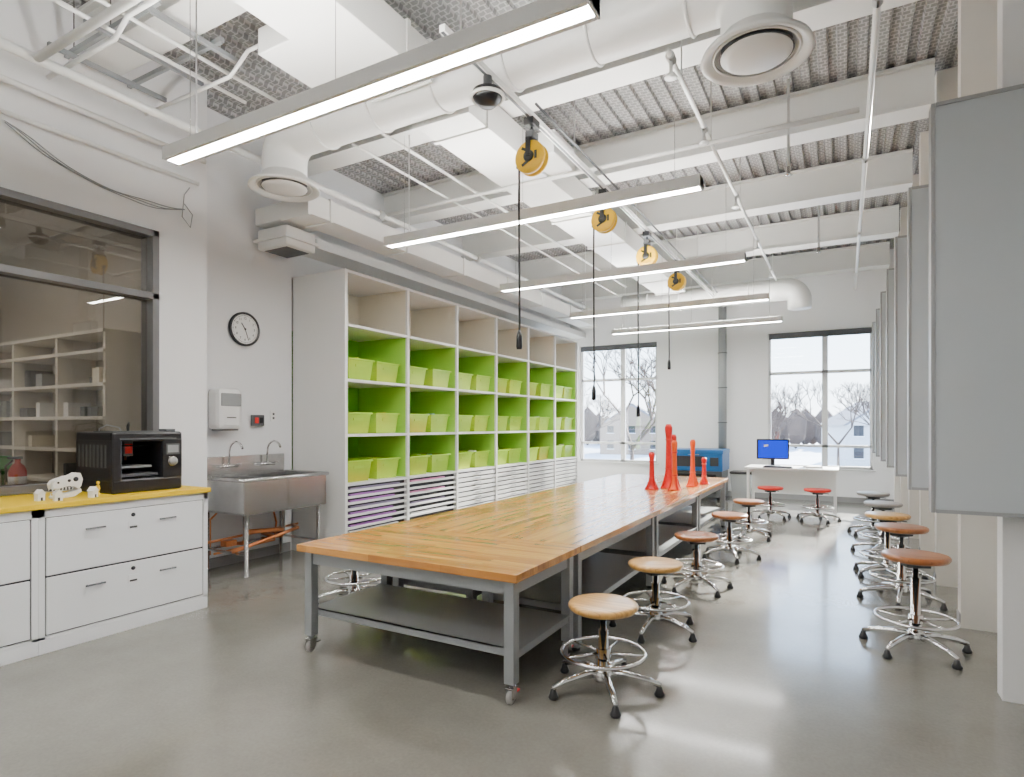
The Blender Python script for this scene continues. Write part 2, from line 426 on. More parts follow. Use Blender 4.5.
b = B('bulkhead'); b.box(XL+.001, -5.2, 4.8, YB-.01, 3.45, 3.56, 'duct'); b.done()

def pipe(name, segs, r, m='duct', coup=0):
    b = B(name)
    for p in segs: b.tube(p, r, m, 10)
    if coup:
        for p in segs:
            a, c = Vector(p[0]), Vector(p[-1]); L = (c-a).length; n = int(L/coup)
            for k in range(1, n+1):
                q = a+(c-a)*(k*coup/L); d = (c-a).normalized()*.035
                b.cyl(q-d, q+d, r*1.45, m)
    return b.done()
pipe('sprinkler_pipe', [[(-4.72, YF+.1, 3.9), (-4.72, 12.6, 3.9)]], .033, coup=2.1)
pipe('sprinkler_pipe', [[(-4.98, YF+.1, 3.80), (-4.98, 3.3, 3.80)]], .022, coup=1.6)
pipe('sprinkler_pipe', [[(-5.08, YF+.1, 3.62), (-5.08, 3.3, 3.62)]], .016, coup=1.6)
pipe('sprinkler_pipe', [[(.17, YF+.1, 3.95), (.17, 12.6, 3.95)]], .02, coup=2.4)
pipe('sprinkler_pipe', [[(-4.65, 1.9, 3.87), (.1, 1.9, 3.87)]], .026, coup=1.3)
pipe('sprinkler_pipe', [[(-4.65, 5.35, 3.9), (.1, 5.35, 3.9)]], .02)
pipe('electrical_conduit', [[(-4.3, YF+.1, 4.1), (-4.3, 3.2, 4.1)]], .014)
pipe('electrical_conduit', [[(-4.12, YF+.1, 4.14), (-4.12, 3.4, 4.14)]], .014)
pipe('electrical_conduit', [[(-5.1, 2.15, 4.0), (-4.2, 2.15, 4.0), (-4.05, 2.15, 4.1), (-3.3, 2.15, 4.1)]], .016)
pipe('electrical_conduit', [[(-5.1, 2.85, 4.05), (-4.0, 2.85, 4.05), (-3.8, 2.85, 4.18), (-3.3, 2.85, 4.18)]], .014)
pipe('overhead_conduit', [[(-3.75, 4.0, 4.16), (-3.75, 11.3, 4.16)]], .016)
pipe('overhead_conduit', [[(-3.9, 4.0, 4.0), (-3.9, 11.3, 4.0)]], .012)
b = B('unistrut_grid')
for y in (2.25, 2.7): b.box(-5.1, -3.9, y, y+.03, 4.2, 4.235, 'grey')
for x in (-5.0, -4.5, -4.0): b.box(x, x+.03, 2.1, 2.95, 4.165, 4.198, 'grey'); b.cyl((x+.015, 2.265, 4.2), (x+.015, 2.265, ZC-.001), .005, 'steel', seg=8)
b.done()
b = B('sprinkler_main'); b.tube([(-1.04, 4.0, 3.97), (-1.04, 11.3, 3.97)], .018, 'duct')
for y in (4.1, 5.2, 6.9, 8.7, 10.4):
    b.cyl((-1.04, y, 3.97), (-1.04, y, 3.86), .012, 'duct'); b.lathe([(0, 0), (.045, .0), (.02, .03), (0, .03)], 'duct', (-1.04, y, 3.835)); b.cyl((-1.04, y-.04, 3.97), (-1.04, y+.04, 3.97), .03, 'duct')
    b.cyl((-1.04, y+.3, 3.97), (-1.04, y+.3, ZC-.001), .005, 'duct')
b.done()
b = B('pendant_sprinkler'); b.cyl((.0, 0, .2), (0, 0, 1.0), .012, 'duct'); b.cyl((0, 0, .13), (0, 0, .2), .018, 'chrome'); b.lathe([(0, .12), (.035, .12), (.03, .13), (0, .13)], 'chrome')
o = b.done((-.45, 6.0, 3.62)); dup(o, (-.3, 8.9, 3.62))
# loose cables on left wall
b = B('low_voltage_cables')
for k in range(3):
    pts = []
    for i in range(24):
        f = i/23; y = 1.9+1.3*f
        pts.append((XW+.02+.01*math.sin(i*.8+k), y, 3.58-.16*math.sin(f*PI*.9)-.15*f-k*.012+.01*math.sin(i*.5+k)))
    b.tube(pts, .004, 'grey', 6)
b.tube([(XW+.02, 3.2, 3.42), (XW+.03, 3.27, 3.34), (XW+.03, 3.25, 3.22), (XW+.02, 3.18, 3.30), (XW+.02, 3.2, 3.5), (XW+.02, 3.25, 3.58)], .004, 'grey', 6)
b.done()
# track rail with reels
b = B('ceiling_track_rail'); b.box(-2.12, -2.08, 2.9, 11.3, 3.80, 3.845, 'duct'); b.box(-2.11, -2.09, 2.9, 11.3, 3.797, 3.80, 'greyd')
for y in (3.1, 4.9, 6.7, 8.6, 10.0, 11.2): b.cyl((-2.1, y, 3.84), (-2.1, y, ZC), .006, 'duct')
b.tube([(-2.03, 4.0, 3.87), (-2.03, 11.3, 3.87)], .010, 'greyd', 8)
b.done()
b = B('track_mounted_camera'); b.lathe([(0, 0), (.05, 0), (.09, .04), (.1, .06), (.1, .1), (.06, .12), (0, .12)], 'blk', (0, 0, -.2)); b.ring((0, 0, -.14), .11, .012, 'duct'); b.cyl((0, 0, -.1), (0, 0, 0), .03, 'greyd'); b.done((-2.1, 3.42, 3.797))
for i, (y, ze) in enumerate(((4.07, 2.04), (5.65, 1.70), (7.13, 1.55), (8.6, 2.25))):
    b = B('cord_reel')
    b.lathe([(0, -.055), (.08, -.055), (.115, -.05), (.125, -.04), (.125, -.02), (.105, -.01), (.105, .01), (.125, .02), (.125, .04), (.115, .05), (.08, .055), (0, .055)], 'reel', (0, 0, 0), (0, 1, 0), 36)
    b.lathe([(0, -.066), (.04, -.066), (.045, -.055), (0, -.055)], 'blk', (0, 0, 0), (0, 1, 0))
    for a in (0, 2.1, 4.2):
        b.box(-.01+.06*math.cos(a), .01+.06*math.cos(a), -.06, -.055, -.03+.06*math.sin(a), .03+.06*math.sin(a), 'blk', rot=Matrix.Rotation(a, 4, 'Y'))
    b.box(-.02, .02, -.07, .07, .12, .14, 'blk'); b.box(-.02, .02, -.072, -.062, .0, .14, 'blk'); b.box(-.02, .02, .062, .072, .0, .14, 'blk')
    b.box(-.035, .035, -.05, .05, .14, .2, 'greyd', .01); b.cyl((0, 0, .2), (0, 0, .24), .012, 'steel'); b.box(-.04, .04, -.06, .06, .24, .297, 'blk', .005)
    b.box(-.13, -.09, -.02, .02, -.06, -.02, 'blk', .008)
    L = 3.5-ze
    b.tube([(-.11, 0, -.04), (-.112, 0, -.4), (-.108, .003, -L+.2), (-.11, 0, -L+.12)], .0085, 'blkm', 6)
    b.lathe([(0, 0), (.02, 0), (.024, .02), (.022, .1), (.01, .15), (0, .15)], 'blk', (-.11, 0, -L)); b.done((-2.1, y, 3.5))
# linear pendant lamps
for y in (-2.0, .2, 2.36, 4.52, 6.75, 9.0, 11.0):
    b = B('linear_pendant_lamp')
    b.box(-1.5, 1.5, -.065, .065, .008, .085, 'white', .004)
    b.box(-1.5, -1.488, -.066, .066, .0, .085, 'white'); b.box(1.488, 1.5, -.066, .066, .0, .085, 'white')
    b.box(-1.485, 1.485, -.038, .038, .003, .010, 'lens')
    b.box(-1.45, 1.45, -.04, .04, .087, .089, 'lensup')
    b.box(-1.485, 1.485, -.065, -.04, .0, .01, 'white'); b.box(-1.485, 1.485, .04, .065, .0, .01, 'white')
    for x in (-1.3, 0, 1.3): b.cyl((x, 0, .07), (x, 0, ZC-3.2), .0025, 'steel', seg=6)
    b.cyl((-1.25, .01, .07), (-1.25, .01, ZC-3.2), .005, 'white', seg=8)
    b.done((-2.42, y, 3.2))

# ------------------------------------------------------------------ left cabinets and counter
def cab(y0, y1):
    b = B('lateral_file_cabinet')
    xf = -4.42
    b.box(XW+.01, xf-.02, y0, y1, 0.0, .915, 'cab')
    b.box(xf-.02, xf-.002, y0, y1, 0, .09, 'cab', .003)
    b.box(xf-.02, xf-.012, y0+.035, y1-.035, .11, .86, 'gap')
    b.box(xf-.02, xf-.002, y0, y0+.035, .09, .915, 'cab'); b.box(xf-.02, xf-.002, y1-.035, y1, .09, .915, 'cab'); b.box(xf-.02, xf-.002, y0, y1, .865, .915, 'cab')
    b.box(xf-.02, xf-.002, y0, y1, .09, .108, 'cab')
    for z0, z1 in ((.116, .478), (.49, .858)):
        b.box(xf-.02, xf, y0+.043, y1-.043, z0, z1, 'cab', .004)
        ym = (y0+y1)/2
        for dy in (-.25, .24):
            zc = z1-.10
            b.cyl((xf+.02, ym+dy-.06, zc), (xf+.02, ym+dy+.06, zc), .006, 'greyd')
            for e in (-.045, .045): b.cyl((xf, ym+dy+e, zc), (xf+.02, ym+dy+e, zc), .004, 'greyd')
        b.box(xf, xf+.004, ym-.035, ym+.035, z1-.145, z1-.09, 'cab', .002); b.lathe([(0, 0), (.014, 0), (.014, .006), (0, .006)], 'blk', (xf, ym, z1-.045), (1, 0, 0))
        b.box(xf, xf+.005, ym-.025, ym+.025, z1-.138, z1-.125, 'chrome')
    b.done()
cab(1.812, 2.95); cab(.68, 1.811); cab(-.453, .679)
B('yellow_countertop').box(XW+.002, -4.40, -.5, 2.965, .918, .952, 'yel', .004).done()

# 3-D printer
b = B('desktop_3d_printer')
def pr(b):
    m = 'blk'
    b.box(-.24, .24, -.25, .25, 0, .10, m, .015)
    b.box(-.24, .24, -.25, .25, .36, .43, m, .015)
    b.box(-.24, -.2, -.25, .25, .08, .38, m, .01)
    b.box(-.24, .24, -.25, -.18, .08, .38, m, .012)
    b.box(-.24, .24, .10, .25, .08, .38, m, .012)
    b.box(-.20, .18, -.17, .10, .11, .13, 'greyd'); b.box(-.1, .15, -.15, .07, .17, .185, 'grey')
    for y in (-.12, .05): b.cyl((-.18, y, .13), (-.18, y, .38), .006, 'chrome')
    for x in (-.1, .12): b.cyl((x, -.18, .33), (x, .1, .33), .005, 'chrome')
    b.box(-.02, .06, -.08, -.01, .25, .36, 'greyd', .006); b.box(.06, .066, -.07, -.02, .27, .34, 'red')
    b.cyl((.02, -.045, .22), (.02, -.045, .25), .008, 'copper')
    b.box(.238, .246, .125, .225, .26, .34, 'greyd', .003); b.box(.244, .247, .135, .215, .275, .33, 'grey')
    b.lathe([(0, 0), (.03, 0), (.028, .02), (0, .022)], 'grey', (.24, .175, .21), (1, 0, 0)); b.ring((.242, .175, .21), .033, .003, 'chrome', 'x')
    b.box(.235, .246, -.2, .2, .375, .385, 'greyd'); b.box(-.1, .16, -.2, .2, .43, .435, 'greyd')
    for k in range(8): b.box(-.2+k*.05, -.18+k*.05, -.252, -.248, .18, .34, 'greyd')
    b.tube([(-.22, .1, .40), (-.23, .1, .47), (-.15, .07, .50), (-.02, 0, .48), (.02, -.03, .36)], .006, 'blkm')
    b.tube([(-.22, -.1, .40), (-.23, -.1, .45), (-.16, -.08, .48), (-.05, -.05, .46), (.02, -.04, .36)], .004, 'grey')
    b.box(.1, .2, .15, .22, .43, .45, 'greyd', .004)
pr(b); b.done((-4.81, 2.57, .952), 0, 1.04)

# dinosaur skull and small prints
b = B('dinosaur_skull_model')
sk = [(-.11, .07), (-.115, .10), (-.10, .125), (-.06, .135), (-.03, .15), (0, .148), (.03, .17), (.07, .165), (.085, .12), (.075, .075), (.055, .045), (.04, .075), (.0, .085), (-.05, .075), (-.08, .06)]
for w, s_ in ((.022, 1.0), (.032, .9)):
    b.prism([(u*s_, .1+(v-.1)*s_) for u, v in sk], 'yz', -w, w, 'bone', .004)
jw = [(-.10, .0), (-.105, .018), (-.06, .022), (0, .03), (.05, .05), (.07, .06), (.075, .035), (.03, .005), (-.04, -.0)]
b.prism(jw, 'yz', -.028, .028, 'bone', .004)
for k in range(7):
    y = -.1+k*.02
    for sx in (-.024, .024):
        b.cyl((sx, y, .07), (sx, y-.002, .045), .005, 'bone', .0005, 7); b.cyl((sx, y+.008, .02), (sx, y+.008, .04), .004, 'bone', .0005, 7)
for y, z, r in ((.035, .125, .016), (-.005, .118, .010), (-.07, .108, .007)):
    for sx in (-.034, .030): b.lathe([(0, 0), (r, 0), (r, .004), (0, .004)], 'gap', (sx, y, z), (1, 0, 0))
b.done((-4.66, 2.08, .952))
def ministr(name, loc, m, k):
    b = B(name)
    b.box(-.02, .02, -.022, .022, 0, .045, m); b.prism([(-.028, .045), (.028, .045), (0, .075)], 'yz', -.024, .024, m)
    b.box(.02, .0215, -.006, .006, 0, .022, 'gap'); b.done(loc, k)
ministr('printed_house_model', (-4.62, 1.90, .952), 'bone', .2)
ministr('printed_house_model', (-4.52, 1.96, .952), 'bone', -.1)
ministr('printed_house_model', (-4.52, 2.17, .952), 'bone', .4)
b = B('printed_figurine'); b.lathe([(0, 0), (.016, 0), (.012, .01), (.008, .03), (.014, .05), (.012, .07), (.004, .078), (.011, .088), (.008, .1), (0, .102)], 'yel'); b.done((-4.60, 2.24, .952))

# wall clock, dispenser, outlets
b = B('wall_clock')
b.lathe([(0, .0), (.175, .0), (.18, .01), (.18, .04), (.165, .045), (.155, .03), (0, .03)], 'blk', axis=(1, 0, 0), seg=48)
b.lathe([(0, .032), (.156, .032)], 'clock', axis=(1, 0, 0), seg=48)
for k in range(60):
    a = 2*PI*k/60
    c = Vector((.0335, .143*math.sin(a), .143*math.cos(a))); w = .0012 if k % 5 else .003
    b.box(c.x-.001, c.x+.001, c.y-w, c.y+w, c.z-.006, c.z+.006, 'blk', rot=Matrix.Rotation(-a, 4, 'X'))
for a, L, w in ((math.radians(325), .075, .005), (math.radians(160), .115, .0035)):
    c = Vector((.037, L/2*math.sin(a), L/2*math.cos(a))); b.box(c.x-.001, c.x+.001, c.y-w, c.y+w, c.z-L/2-.008, c.z+L/2, 'blk', rot=Matrix.Rotation(-a, 4, 'X'))
b.lathe([(0, .035), (.01, .035), (.01, .042), (0, .042)], 'blk', axis=(1, 0, 0))
ck = b.done((XL, 4.14, 2.47))
for h in range(1, 13):
    a = 2*PI*h/12
    t_ = text('numeral_%d' % h, str(h), .036, (.034, .113*math.sin(a), .113*math.cos(a)), (PI/2, 0, PI/2), 'blk'); t_.parent = ck
b = B('paper_towel_dispenser')
b.box(0, .2, -.14, .14, -.22, .2, 'white', .05); b.box(.19, .206, -.11, .11, .02, .15, 'grey', .006); b.box(.03, .17, -.1, .1, -.225, -.215, 'greyd'); b.box(.2, .205, -.05, .05, -.1, -.09, 'greyd')
b.done((XL, 3.86, 1.62))
b = B('wall_switch_box'); b.box(0, .05, -.07, .07, -.06, .06, 'greyd', .006); b.box(.05, .056, -.05, -.01, -.03, .03, 'red'); b.box(.05, .056, .01, .05, -.03, .03, 'blk'); b.done((XL, 4.3, 1.5))
b = B('wall_outlet'); b.box(0, .01, -.04, .04, -.06, .06, 'white', .003); b.box(.01, .012, -.012, .012, .01, .035, 'greyd'); b.box(.01, .012, -.012, .012, -.035, -.01, 'greyd'); b.done((XL, 4.52, 1.55))

# sink
b = B('stainless_utility_sink')
x0, x1, y0, y1, zt, zb = XL+.02, -4.88, 3.62, 4.62, .93, .60
b.box(x0, x1, y0, y0+.02, zb, zt, 'steel'); b.box(x0, x1, y1-.02, y1, zb, zt, 'steel'); b.box(x1-.02, x1, y0, y1, zb, zt, 'steel', .003)
b.box(x0, x0+.1, y0, y1, zb, zt, 'steel'); b.box(x0, x1, y0, y1, zb, zb+.02, 'steel'); b.box(x0, x1, (y0+y1)/2-.02, (y0+y1)/2+.02, zb, zt-.02, 'steel')
b.box(x0, x0+.05, y0, y1, zt, zt+.2, 'steel', .006)
b.tube([(x0+.06, y0-.01, zt), (x1+.01, y0-.01, zt), (x1+.015, y1+.01, zt), (x0+.06, y1+.01, zt)], .018, 'steel', 10)
for x in (x0+.06, x1-.05):
    for y in (y0+.06, y1-.06): b.cyl((x, y, .03), (x, y, zb), .02, 'steel'); b.lathe([(0, 0), (.018, 0), (.024, .03), (0, .03)], 'steel', (x, y, 0))
for y in (y0+.06, y1-.06): b.cyl((x0+.06, y, .22), (x1-.05, y, .22), .014, 'steel')
b.cyl((x0+.06, y0+.06, .22), (x0+.06, y1-.06, .22), .014, 'steel')
for yc in (y0+.27, y1-.27):
    zf = zt+.1
    b.cyl((x0+.05, yc-.09, zf), (x0+.1, yc-.09, zf), .02, 'chrome'); b.cyl((x0+.05, yc+.09, zf), (x0+.1, yc+.09, zf), .02, 'chrome')
    b.tube([(x0+.1, yc-.1, zf), (x0+.1, yc+.1, zf)], .016, 'chrome')
    b.tube([(x0+.1, yc, zf)]+[(x0+.1+.11-.11*math.cos(a*PI/8), yc, zf+.14+.11*math.sin(a*PI/8)) for a in range(0, 8)], .011, 'chrome')
    for e in (-.1, .1): b.box(x0+.09, x0+.16, yc+e-.008, yc+e+.008, zf+.01, zf+.025, 'chrome', .003)
    b.cyl((x0+.35, yc, .30), (x0+.35, yc, zb), .022, 'chrome'); b.tube([(x0+.35, yc, .32), (x0+.33, yc, .27), (x0+.2, yc, .25), (x0+.02, yc, .27)], .02, 'copper')
b.tube([(x0+.35, y0+.27, .38), (x0+.35, y1-.27, .34), (x0+.3, y1-.22, .3), (x0+.05, y1-.2, .28)], .024, 'copper')
b.tube([(x0+.04, y0+.1, .15), (x0+.04, y0+.1, .5), (x0+.04, y0+.2, .58)], .011, 'copper'); b.tube([(x0+.15, y0+.0, .30), (x0+.15, y1+.1, .33)], .013, 'copper'); b.tube([(x0+.25, y0+.0, .2), (x0+.25, y1-.3, .22), (x0+.22, y1-.25, .4), (x0+.1, y1-.2, .55)], .011, 'copper')
b.tube([(x0+.5, y0+.02, .24), (x0+.5, y1-.2, .36), (x0+.3, y1-.1, .36)], .018, 'copper')
b.box(x0+.2, x0+.3, y0+.1, y0+.22, .25, .31, 'copper', .01)
b.done()

# ------------------------------------------------------------------ shelving
SX, SY0, PW, NC = -4.76, 4.78, 1.083, 6
SB = XL+.001
lev = [.775, 1.32, 1.93, 2.54, 3.13]
b = B('storage_shelving_unit')
SY1 = SY0+PW*NC
b.box(SB, SB+.02, SY0, SY1, .06, .775, 'shelf'); b.box(SB, SB+.02, SY0, SY1, .775, 2.54, 'green'); b.box(SB, SB+.02, SY0, SY1, 2.54, 3.16, 'cream')
for k in range(NC+1):
    y = SY0+PW*k; a, c = (y, y+.04) if k == 0 else ((y-.04, y) if k == NC else (y-.02, y+.02))
    if k in (0, NC):
        b.box(SB, SX, a, c, 0, 3.16, 'shelf')
        e0, e1 = (c, c+.004) if k == 0 else (a-.004, a)
        b.box(SB+.02, SX-.04, e0, e1, .775, 2.54, 'greenp'); b.box(SB+.02, SX-.04, e0, e1, 2.54, 3.13, 'cream')
    else:
        b.box(SX-.03, SX, a, c, 0, 3.16, 'shelf')
        b.box(SB+.02, SX-.03, a, c, 0, .775, 'shelf'); b.box(SB+.02, SX-.03, a, c, .775, 2.54, 'greenp'); b.box(SB+.02, SX-.03, a, c, 2.54, 3.13, 'cream')
for z in lev+[.04]: b.box(SB+.02, SX-.004, SY0+.01, SY1-.01, z, z+.03, 'shelf')
b.done()
b = B('flat_file_drawers')
for k in range(NC):
    y0, y1 = SY0+PW*k+(.045 if k == 0 else .022), SY0+PW*(k+1)-(.042 if k == NC-1 else .022)
    z = .085; n = 0
    b.box(SB+.03, SX-.05, y0, y1, .075, .77, 'gap')
    while z < .75:
        b.box(SX-.05, SX-.008, y0+.005, y1-.005, z, z+(.026 if k < 2 else .048), 'shelf', .002)
        if k < 1 or (k == 1 and n % 2): b.box(SX-.05, SX-.02, y0+.06, y1-.08-random.random()*.2, z+.027, z+.045, random.choice(('purple', 'pink', 'paper', 'purplebin')))
        elif k > 1: b.box(SX-.009, SX+.004, (y0+y1)/2-.08, (y0+y1)/2+.08, z+.034, z+.040, 'steel')
        z += .0687; n += 1
b.done()
b = B('lime_storage_bins')
def sbin(x, y, z, w, h):
    d = .42; cx = x-d/2
    b.frust(cx, y, z, z+h, d*.88, w*.86, d, w, 'bin', top=False)
    f = h*random.uniform(.8, 1.1)
    m1 = random.choice(('binc', 'binw', 'binw', 'bin', 'binc2'))
    b.frust(cx, y, z+.006, z+f*.4, d*.83, w*.81, d*.88, w*.88, m1)
    for q in range(9):
        yy = y+random.uniform(-.3, .3)*w; xx = cx+random.uniform(-.25, .3)*d; s_ = random.uniform(.03, .07)
        b.box(xx-s_, xx+s_, yy-s_*.6, yy+s_*.6, z+f*.3, z+f*random.uniform(.6, 1), random.choice(('binc', 'binw', 'binw', 'binc', 'binc2', 'bluep', 'binw', 'binc')), rot=Matrix.Rotation(random.uniform(-.25, .25), 4, 'X'))
    r = .014
    for (a0, a1, c0, c1) in ((cx-d/2-r, cx+d/2+r, y-w/2-r, y-w/2+.003), (cx-d/2-r, cx+d/2+r, y+w/2-.003, y+w/2+r), (cx-d/2-r, cx-d/2+.003, y-w/2, y+w/2), (cx+d/2-.003, cx+d/2+r, y-w/2, y+w/2)):
        b.box(a0, a1, c0, c1, z+h-.022, z+h, 'bin', .003)
    b.box(cx+d*.47, cx+d*.492, y-w*.2, y+w*.2, z+h*.62, z+h*.74, 'bin')
for k in range(NC):
    for z in lev[:3]:
        for j in range(2):
            y = SY0+PW*k+.29+.50*j+random.uniform(-.015, .015)
            sbin(SX-.05-random.uniform(0, .05), y, z+.03, .40, .245)
b.done()

# ------------------------------------------------------------------ work tables
TZ = .69
def table(x0, x1, y0, y1, wood, cast, shelf=True):
    b = B('butcher_block_work_table'); cx, cy = (x0+x1)/2, (y0+y1)/2
    w, d = (x1-x0)/2, (y1-y0)/2; i = .035
    b.box(-w, w, -d, d, TZ-.045, TZ, wood, .004)
    for sx in (-1, 1):
        for sy in (-1, 1):
            X, Y = sx*(w-i-.03), sy*(d-i-.03); zb = .105 if cast else .02
            b.box(X-.03, X+.03, Y-.03, Y+.03, zb, TZ-.045, 'grey', .004)
            if cast:
                b.cyl((X, Y, .085), (X, Y, .105), .022, 'chrome'); b.box(X-.022, X+.022, Y-.032, Y+.032, .078, .088, 'chrome', .002)
                for e in (-.02, .02): b.box(X+e-.0015, X+e+.0015, Y-.028, Y+.022, .03, .08, 'chrome')
                b.lathe([(0, -.013), (.03, -.013), (.035, -.008), (.035, .008), (.03, .013), (0, .013)], 'greyseat', (X, Y-.008, .0352), (1, 0, 0), 20)
                b.box(X-.018, X+.018, Y+.03, Y+.06, .05, .058, 'red' if sx > 0 else 'blk')
            else:
                b.lathe([(0, 0), (.028, 0), (.028, .01), (.012, .02), (0, .02)], 'blkm', (X, Y, 0))
    xx, yy = w-i-.03, d-i-.03
    for s_ in (-1, 1):
        b.box(-xx, xx, s_*yy-.015, s_*yy+.015, TZ-.125, TZ-.045, 'grey'); b.box(s_*xx-.015, s_*xx+.015, -yy, yy, TZ-.125, TZ-.045, 'grey')
        b.box(s_*xx-.02, s_*xx+.02, -yy, yy, .225, .265, 'grey')
    if shelf:
        b.box(-xx-.03, xx+.03, -yy+.03, yy-.03, .262, .272, 'grey')
        b.box(-xx, xx, -yy+.03, -yy+.05, .225, .272, 'grey'); b.box(-xx, xx, yy-.05, yy-.03, .225, .272, 'grey')
    return b.done((cx, cy, 0))
table(-3.05, -1.45, 2.64, 3.483, 'woodx', True)
ys = [3.49, 5.31, 7.13, 8.95]
for a, c in zip(ys, ys[1:]):
    table(-3.05, -2.253, a, c-.005, 'woody', False); table(-2.247, -1.45, a, c-.005, 'woody', False)

# rockets
def rocket(x, y, h, m, m2, k_=1):
    b = B('model_rocket'); r = .034*k_
    b.lathe([(0, 0), (r*2.6, 0), (r*2.6, .01), (r*2.0, h*.05), (r*1.45, h*.13), (r*1.1, h*.26), (r*.95, h*.5), (r*.85, h*.72), (r*.95, h*.80), (r*1.2, h*.90), (r*1.2, h*.95), (r*.8, h), (r*.6, h*.97), (0, h*.9)], m)
    b.ring((0, 0, h*.76), r*.95, .006, m2); b.ring((0, 0, h*.3), r*1.08, .006, m2)
    for k in range(4):
        a = k*PI/2+.4; t = bmesh.new()
        pr_ = [(r*.9, h*.30), (r*2.2, h*.10), (r*3.1, 0), (r*2.2, 0), (r*1.1, h*.05)]
        c, s2 = math.cos(a), math.sin(a)
        lo = [t.verts.new((u*c-.006*s2, u*s2+.006*c, v)) for u, v in pr_]; hi = [t.verts.new((u*c+.006*s2, u*s2-.006*c, v)) for u, v in pr_]
        t.faces.new(lo); t.faces.new(hi)
        for i in range(5): j = (i+1) % 5; t.faces.new((lo[i], lo[j], hi[j], hi[i]))
        b.add(t, m2)
    b.done((x, y, TZ), random.random())
rocket(-1.86, 7.22, .77, 'rred', 'rred', 1.1); rocket(-1.99, 6.95, .44, 'rred', 'rred', .9); rocket(-1.73, 6.98, .58, 'ror', 'rred', .85); rocket(-1.64, 7.52, .58, 'ror', 'ror', .8); rocket(-1.90, 7.62, .64, 'rred', 'rred', .9); rocket(-1.58, 7.9, .34, 'rred', 'ror', .8)

# ------------------------------------------------------------------ stools
def stool(loc, h, seatm, rz, under='greyd'):
    b = B('swivel_stool')
    b.lathe([(0, h-.045), (.15, h-.045), (.178, h-.04), (.19, h-.025), (.19, h-.012), (.182, h-.003), (.16, h), (0, h-.004)], seatm, seg=40)
    b.lathe([(0, h-.058), (.1, h-.058), (.11, h-.05), (.11, h-.044), (0, h-.044)], 'blk'); b.box(-.07, .07, -.05, .05, h-.085, h-.058, 'blk', .006)
    b.tube([(.04, .0, h-.07), (.12, .06, h-.072), (.17, .08, h-.08)], .006, 'blk')
    b.cyl((0, 0, h-.16), (0, 0, h-.07), .016, 'chrome'); b.cyl((0, 0, .20), (0, 0, h-.15), .027, 'chrome'); b.cyl((0, 0, .075), (0, 0, .22), .034, 'chrome')
    b.lathe([(0, .055), (.05, .055), (.06, .07), (.055, .11), (.034, .13), (0, .13)], 'chrome')
    zr = .205
    b.ring((0, 0, zr), .225, .011, 'chrome', seg=44); b.cyl((0, 0, zr-.025), (0, 0, zr+.025), .04, 'chrome')
    for k in range(5):
        a = 2*PI*k/5; c, s_ = math.cos(a), math.sin(a)
        b.tube([(.03*c, .03*s_, zr), (.12*c, .12*s_, zr-.004), (.225*c, .225*s_, zr)], .008, 'chrome')
        b.tube([(.03*c, .03*s_, .095), (.12*c, .12*s_, .098), (.24*c, .24*s_, .078), (.305*c, .305*s_, .055)], [.024, .02, .017, .014], 'chrome', 10)
        b.lathe([(0, 0), (.026, 0), (.029, .012), (.02, .028), (.014, .05), (0, .058)], 'blk', (.30*c, .30*s_, 0), seg=16)
    return b.done(loc, rz)
stool((-1.155, 3.09, 0), .48, 'seat', .25)
stool((-1.17, 4.18, 0), .48, 'seat', .9); stool((-1.15, 5.42, 0), .48, 'seatb', .5); stool((-1.10, 6.85, 0), .48, 'seatb', .1); stool((-1.08, 8.2, 0), .48, 'seatb', .7)
stool((.40, 4.62, 0), .62, 'seatb', .35)
stool((.41, 5.85, 0), .62, 'seatb', .8); stool((.36, 6.75, 0), .60, 'seat', .1); stool((.38, 7.9, 0), .58, 'greyseat', .5); stool((.33, 9.2, 0), .56, 'greyseat', .2)
stool((-3.50, 3.62, 0), .44, 'seatb', .2); stool((-3.55, 4.55, 0), .44, 'seatb', .6); stool((-3.5, 5.9, 0), .44, 'seatb', .3); stool((-3.5, 7.2, 0), .44, 'seatb', .9)
stool((-1.02, 10.15, 0), .48, 'redseat', .5); stool((-.36, 10.15, 0), .48, 'redseat', .2)

# ------------------------------------------------------------------ computer desk, blue machine
b = B('computer_desk')
b.box(-1.45, -.08, 10.5, 11.25, .72, .755, 'shelf', .004)
for x in (-1.40, -.13):
    for y in (10.56, 11.19): b.box(x-.02, x+.02, y-.02, y+.02, 0, .72, 'cab')
    b.box(x-.015, x+.015, 10.56, 11.19, .66, .72, 'cab')
b.box(-1.4, -.13, 11.15, 11.17, .3, .72, 'cab'); b.done()
b = B('computer_monitor')
b.box(-.25, .25, -.02, .025, .12, .46, 'blk', .01); b.box(-.225, .225, -.024, -.019, .145, .435, 'screen'); b.box(-.03, .03, .02, .05, .02, .3, 'blk'); b.box(-.12, .12, -.08, .1, 0, .018, 'blk', .006)
b.box(-.14, -.07, -.026, -.023, .33, .37, 'white'); b.done((-1.05, 10.85, .755), .1)
b = B('keyboard'); b.box(-.22, .22, -.07, .07, 0, .018, 'blk', .004)
for i in range(4): b.box(-.2, .2, -.055+i*.03, -.035+i*.03, .018, .024, 'greyd')
b.done((-.95, 10.62, .755)); b = B('paper_stack'); b.box(-.12, .12, -.15, .15, 0, .03, 'paper'); b.done((-.45, 10.8, .755), .2)
b = B('laser_cutter')
b.box(-3.0, -2.0, 11.6, 12.3, .08, .58, 'greyd', .01); b.box(-3.02, -1.98, 11.55, 12.32, .58, .97, 'blue', .015)
b.box(-3.03, -1.97, 11.54, 12.33, .90, .985, 'blue', .015); b.box(-2.85, -2.3, 11.543, 11.551, .66, .86, 'gap')
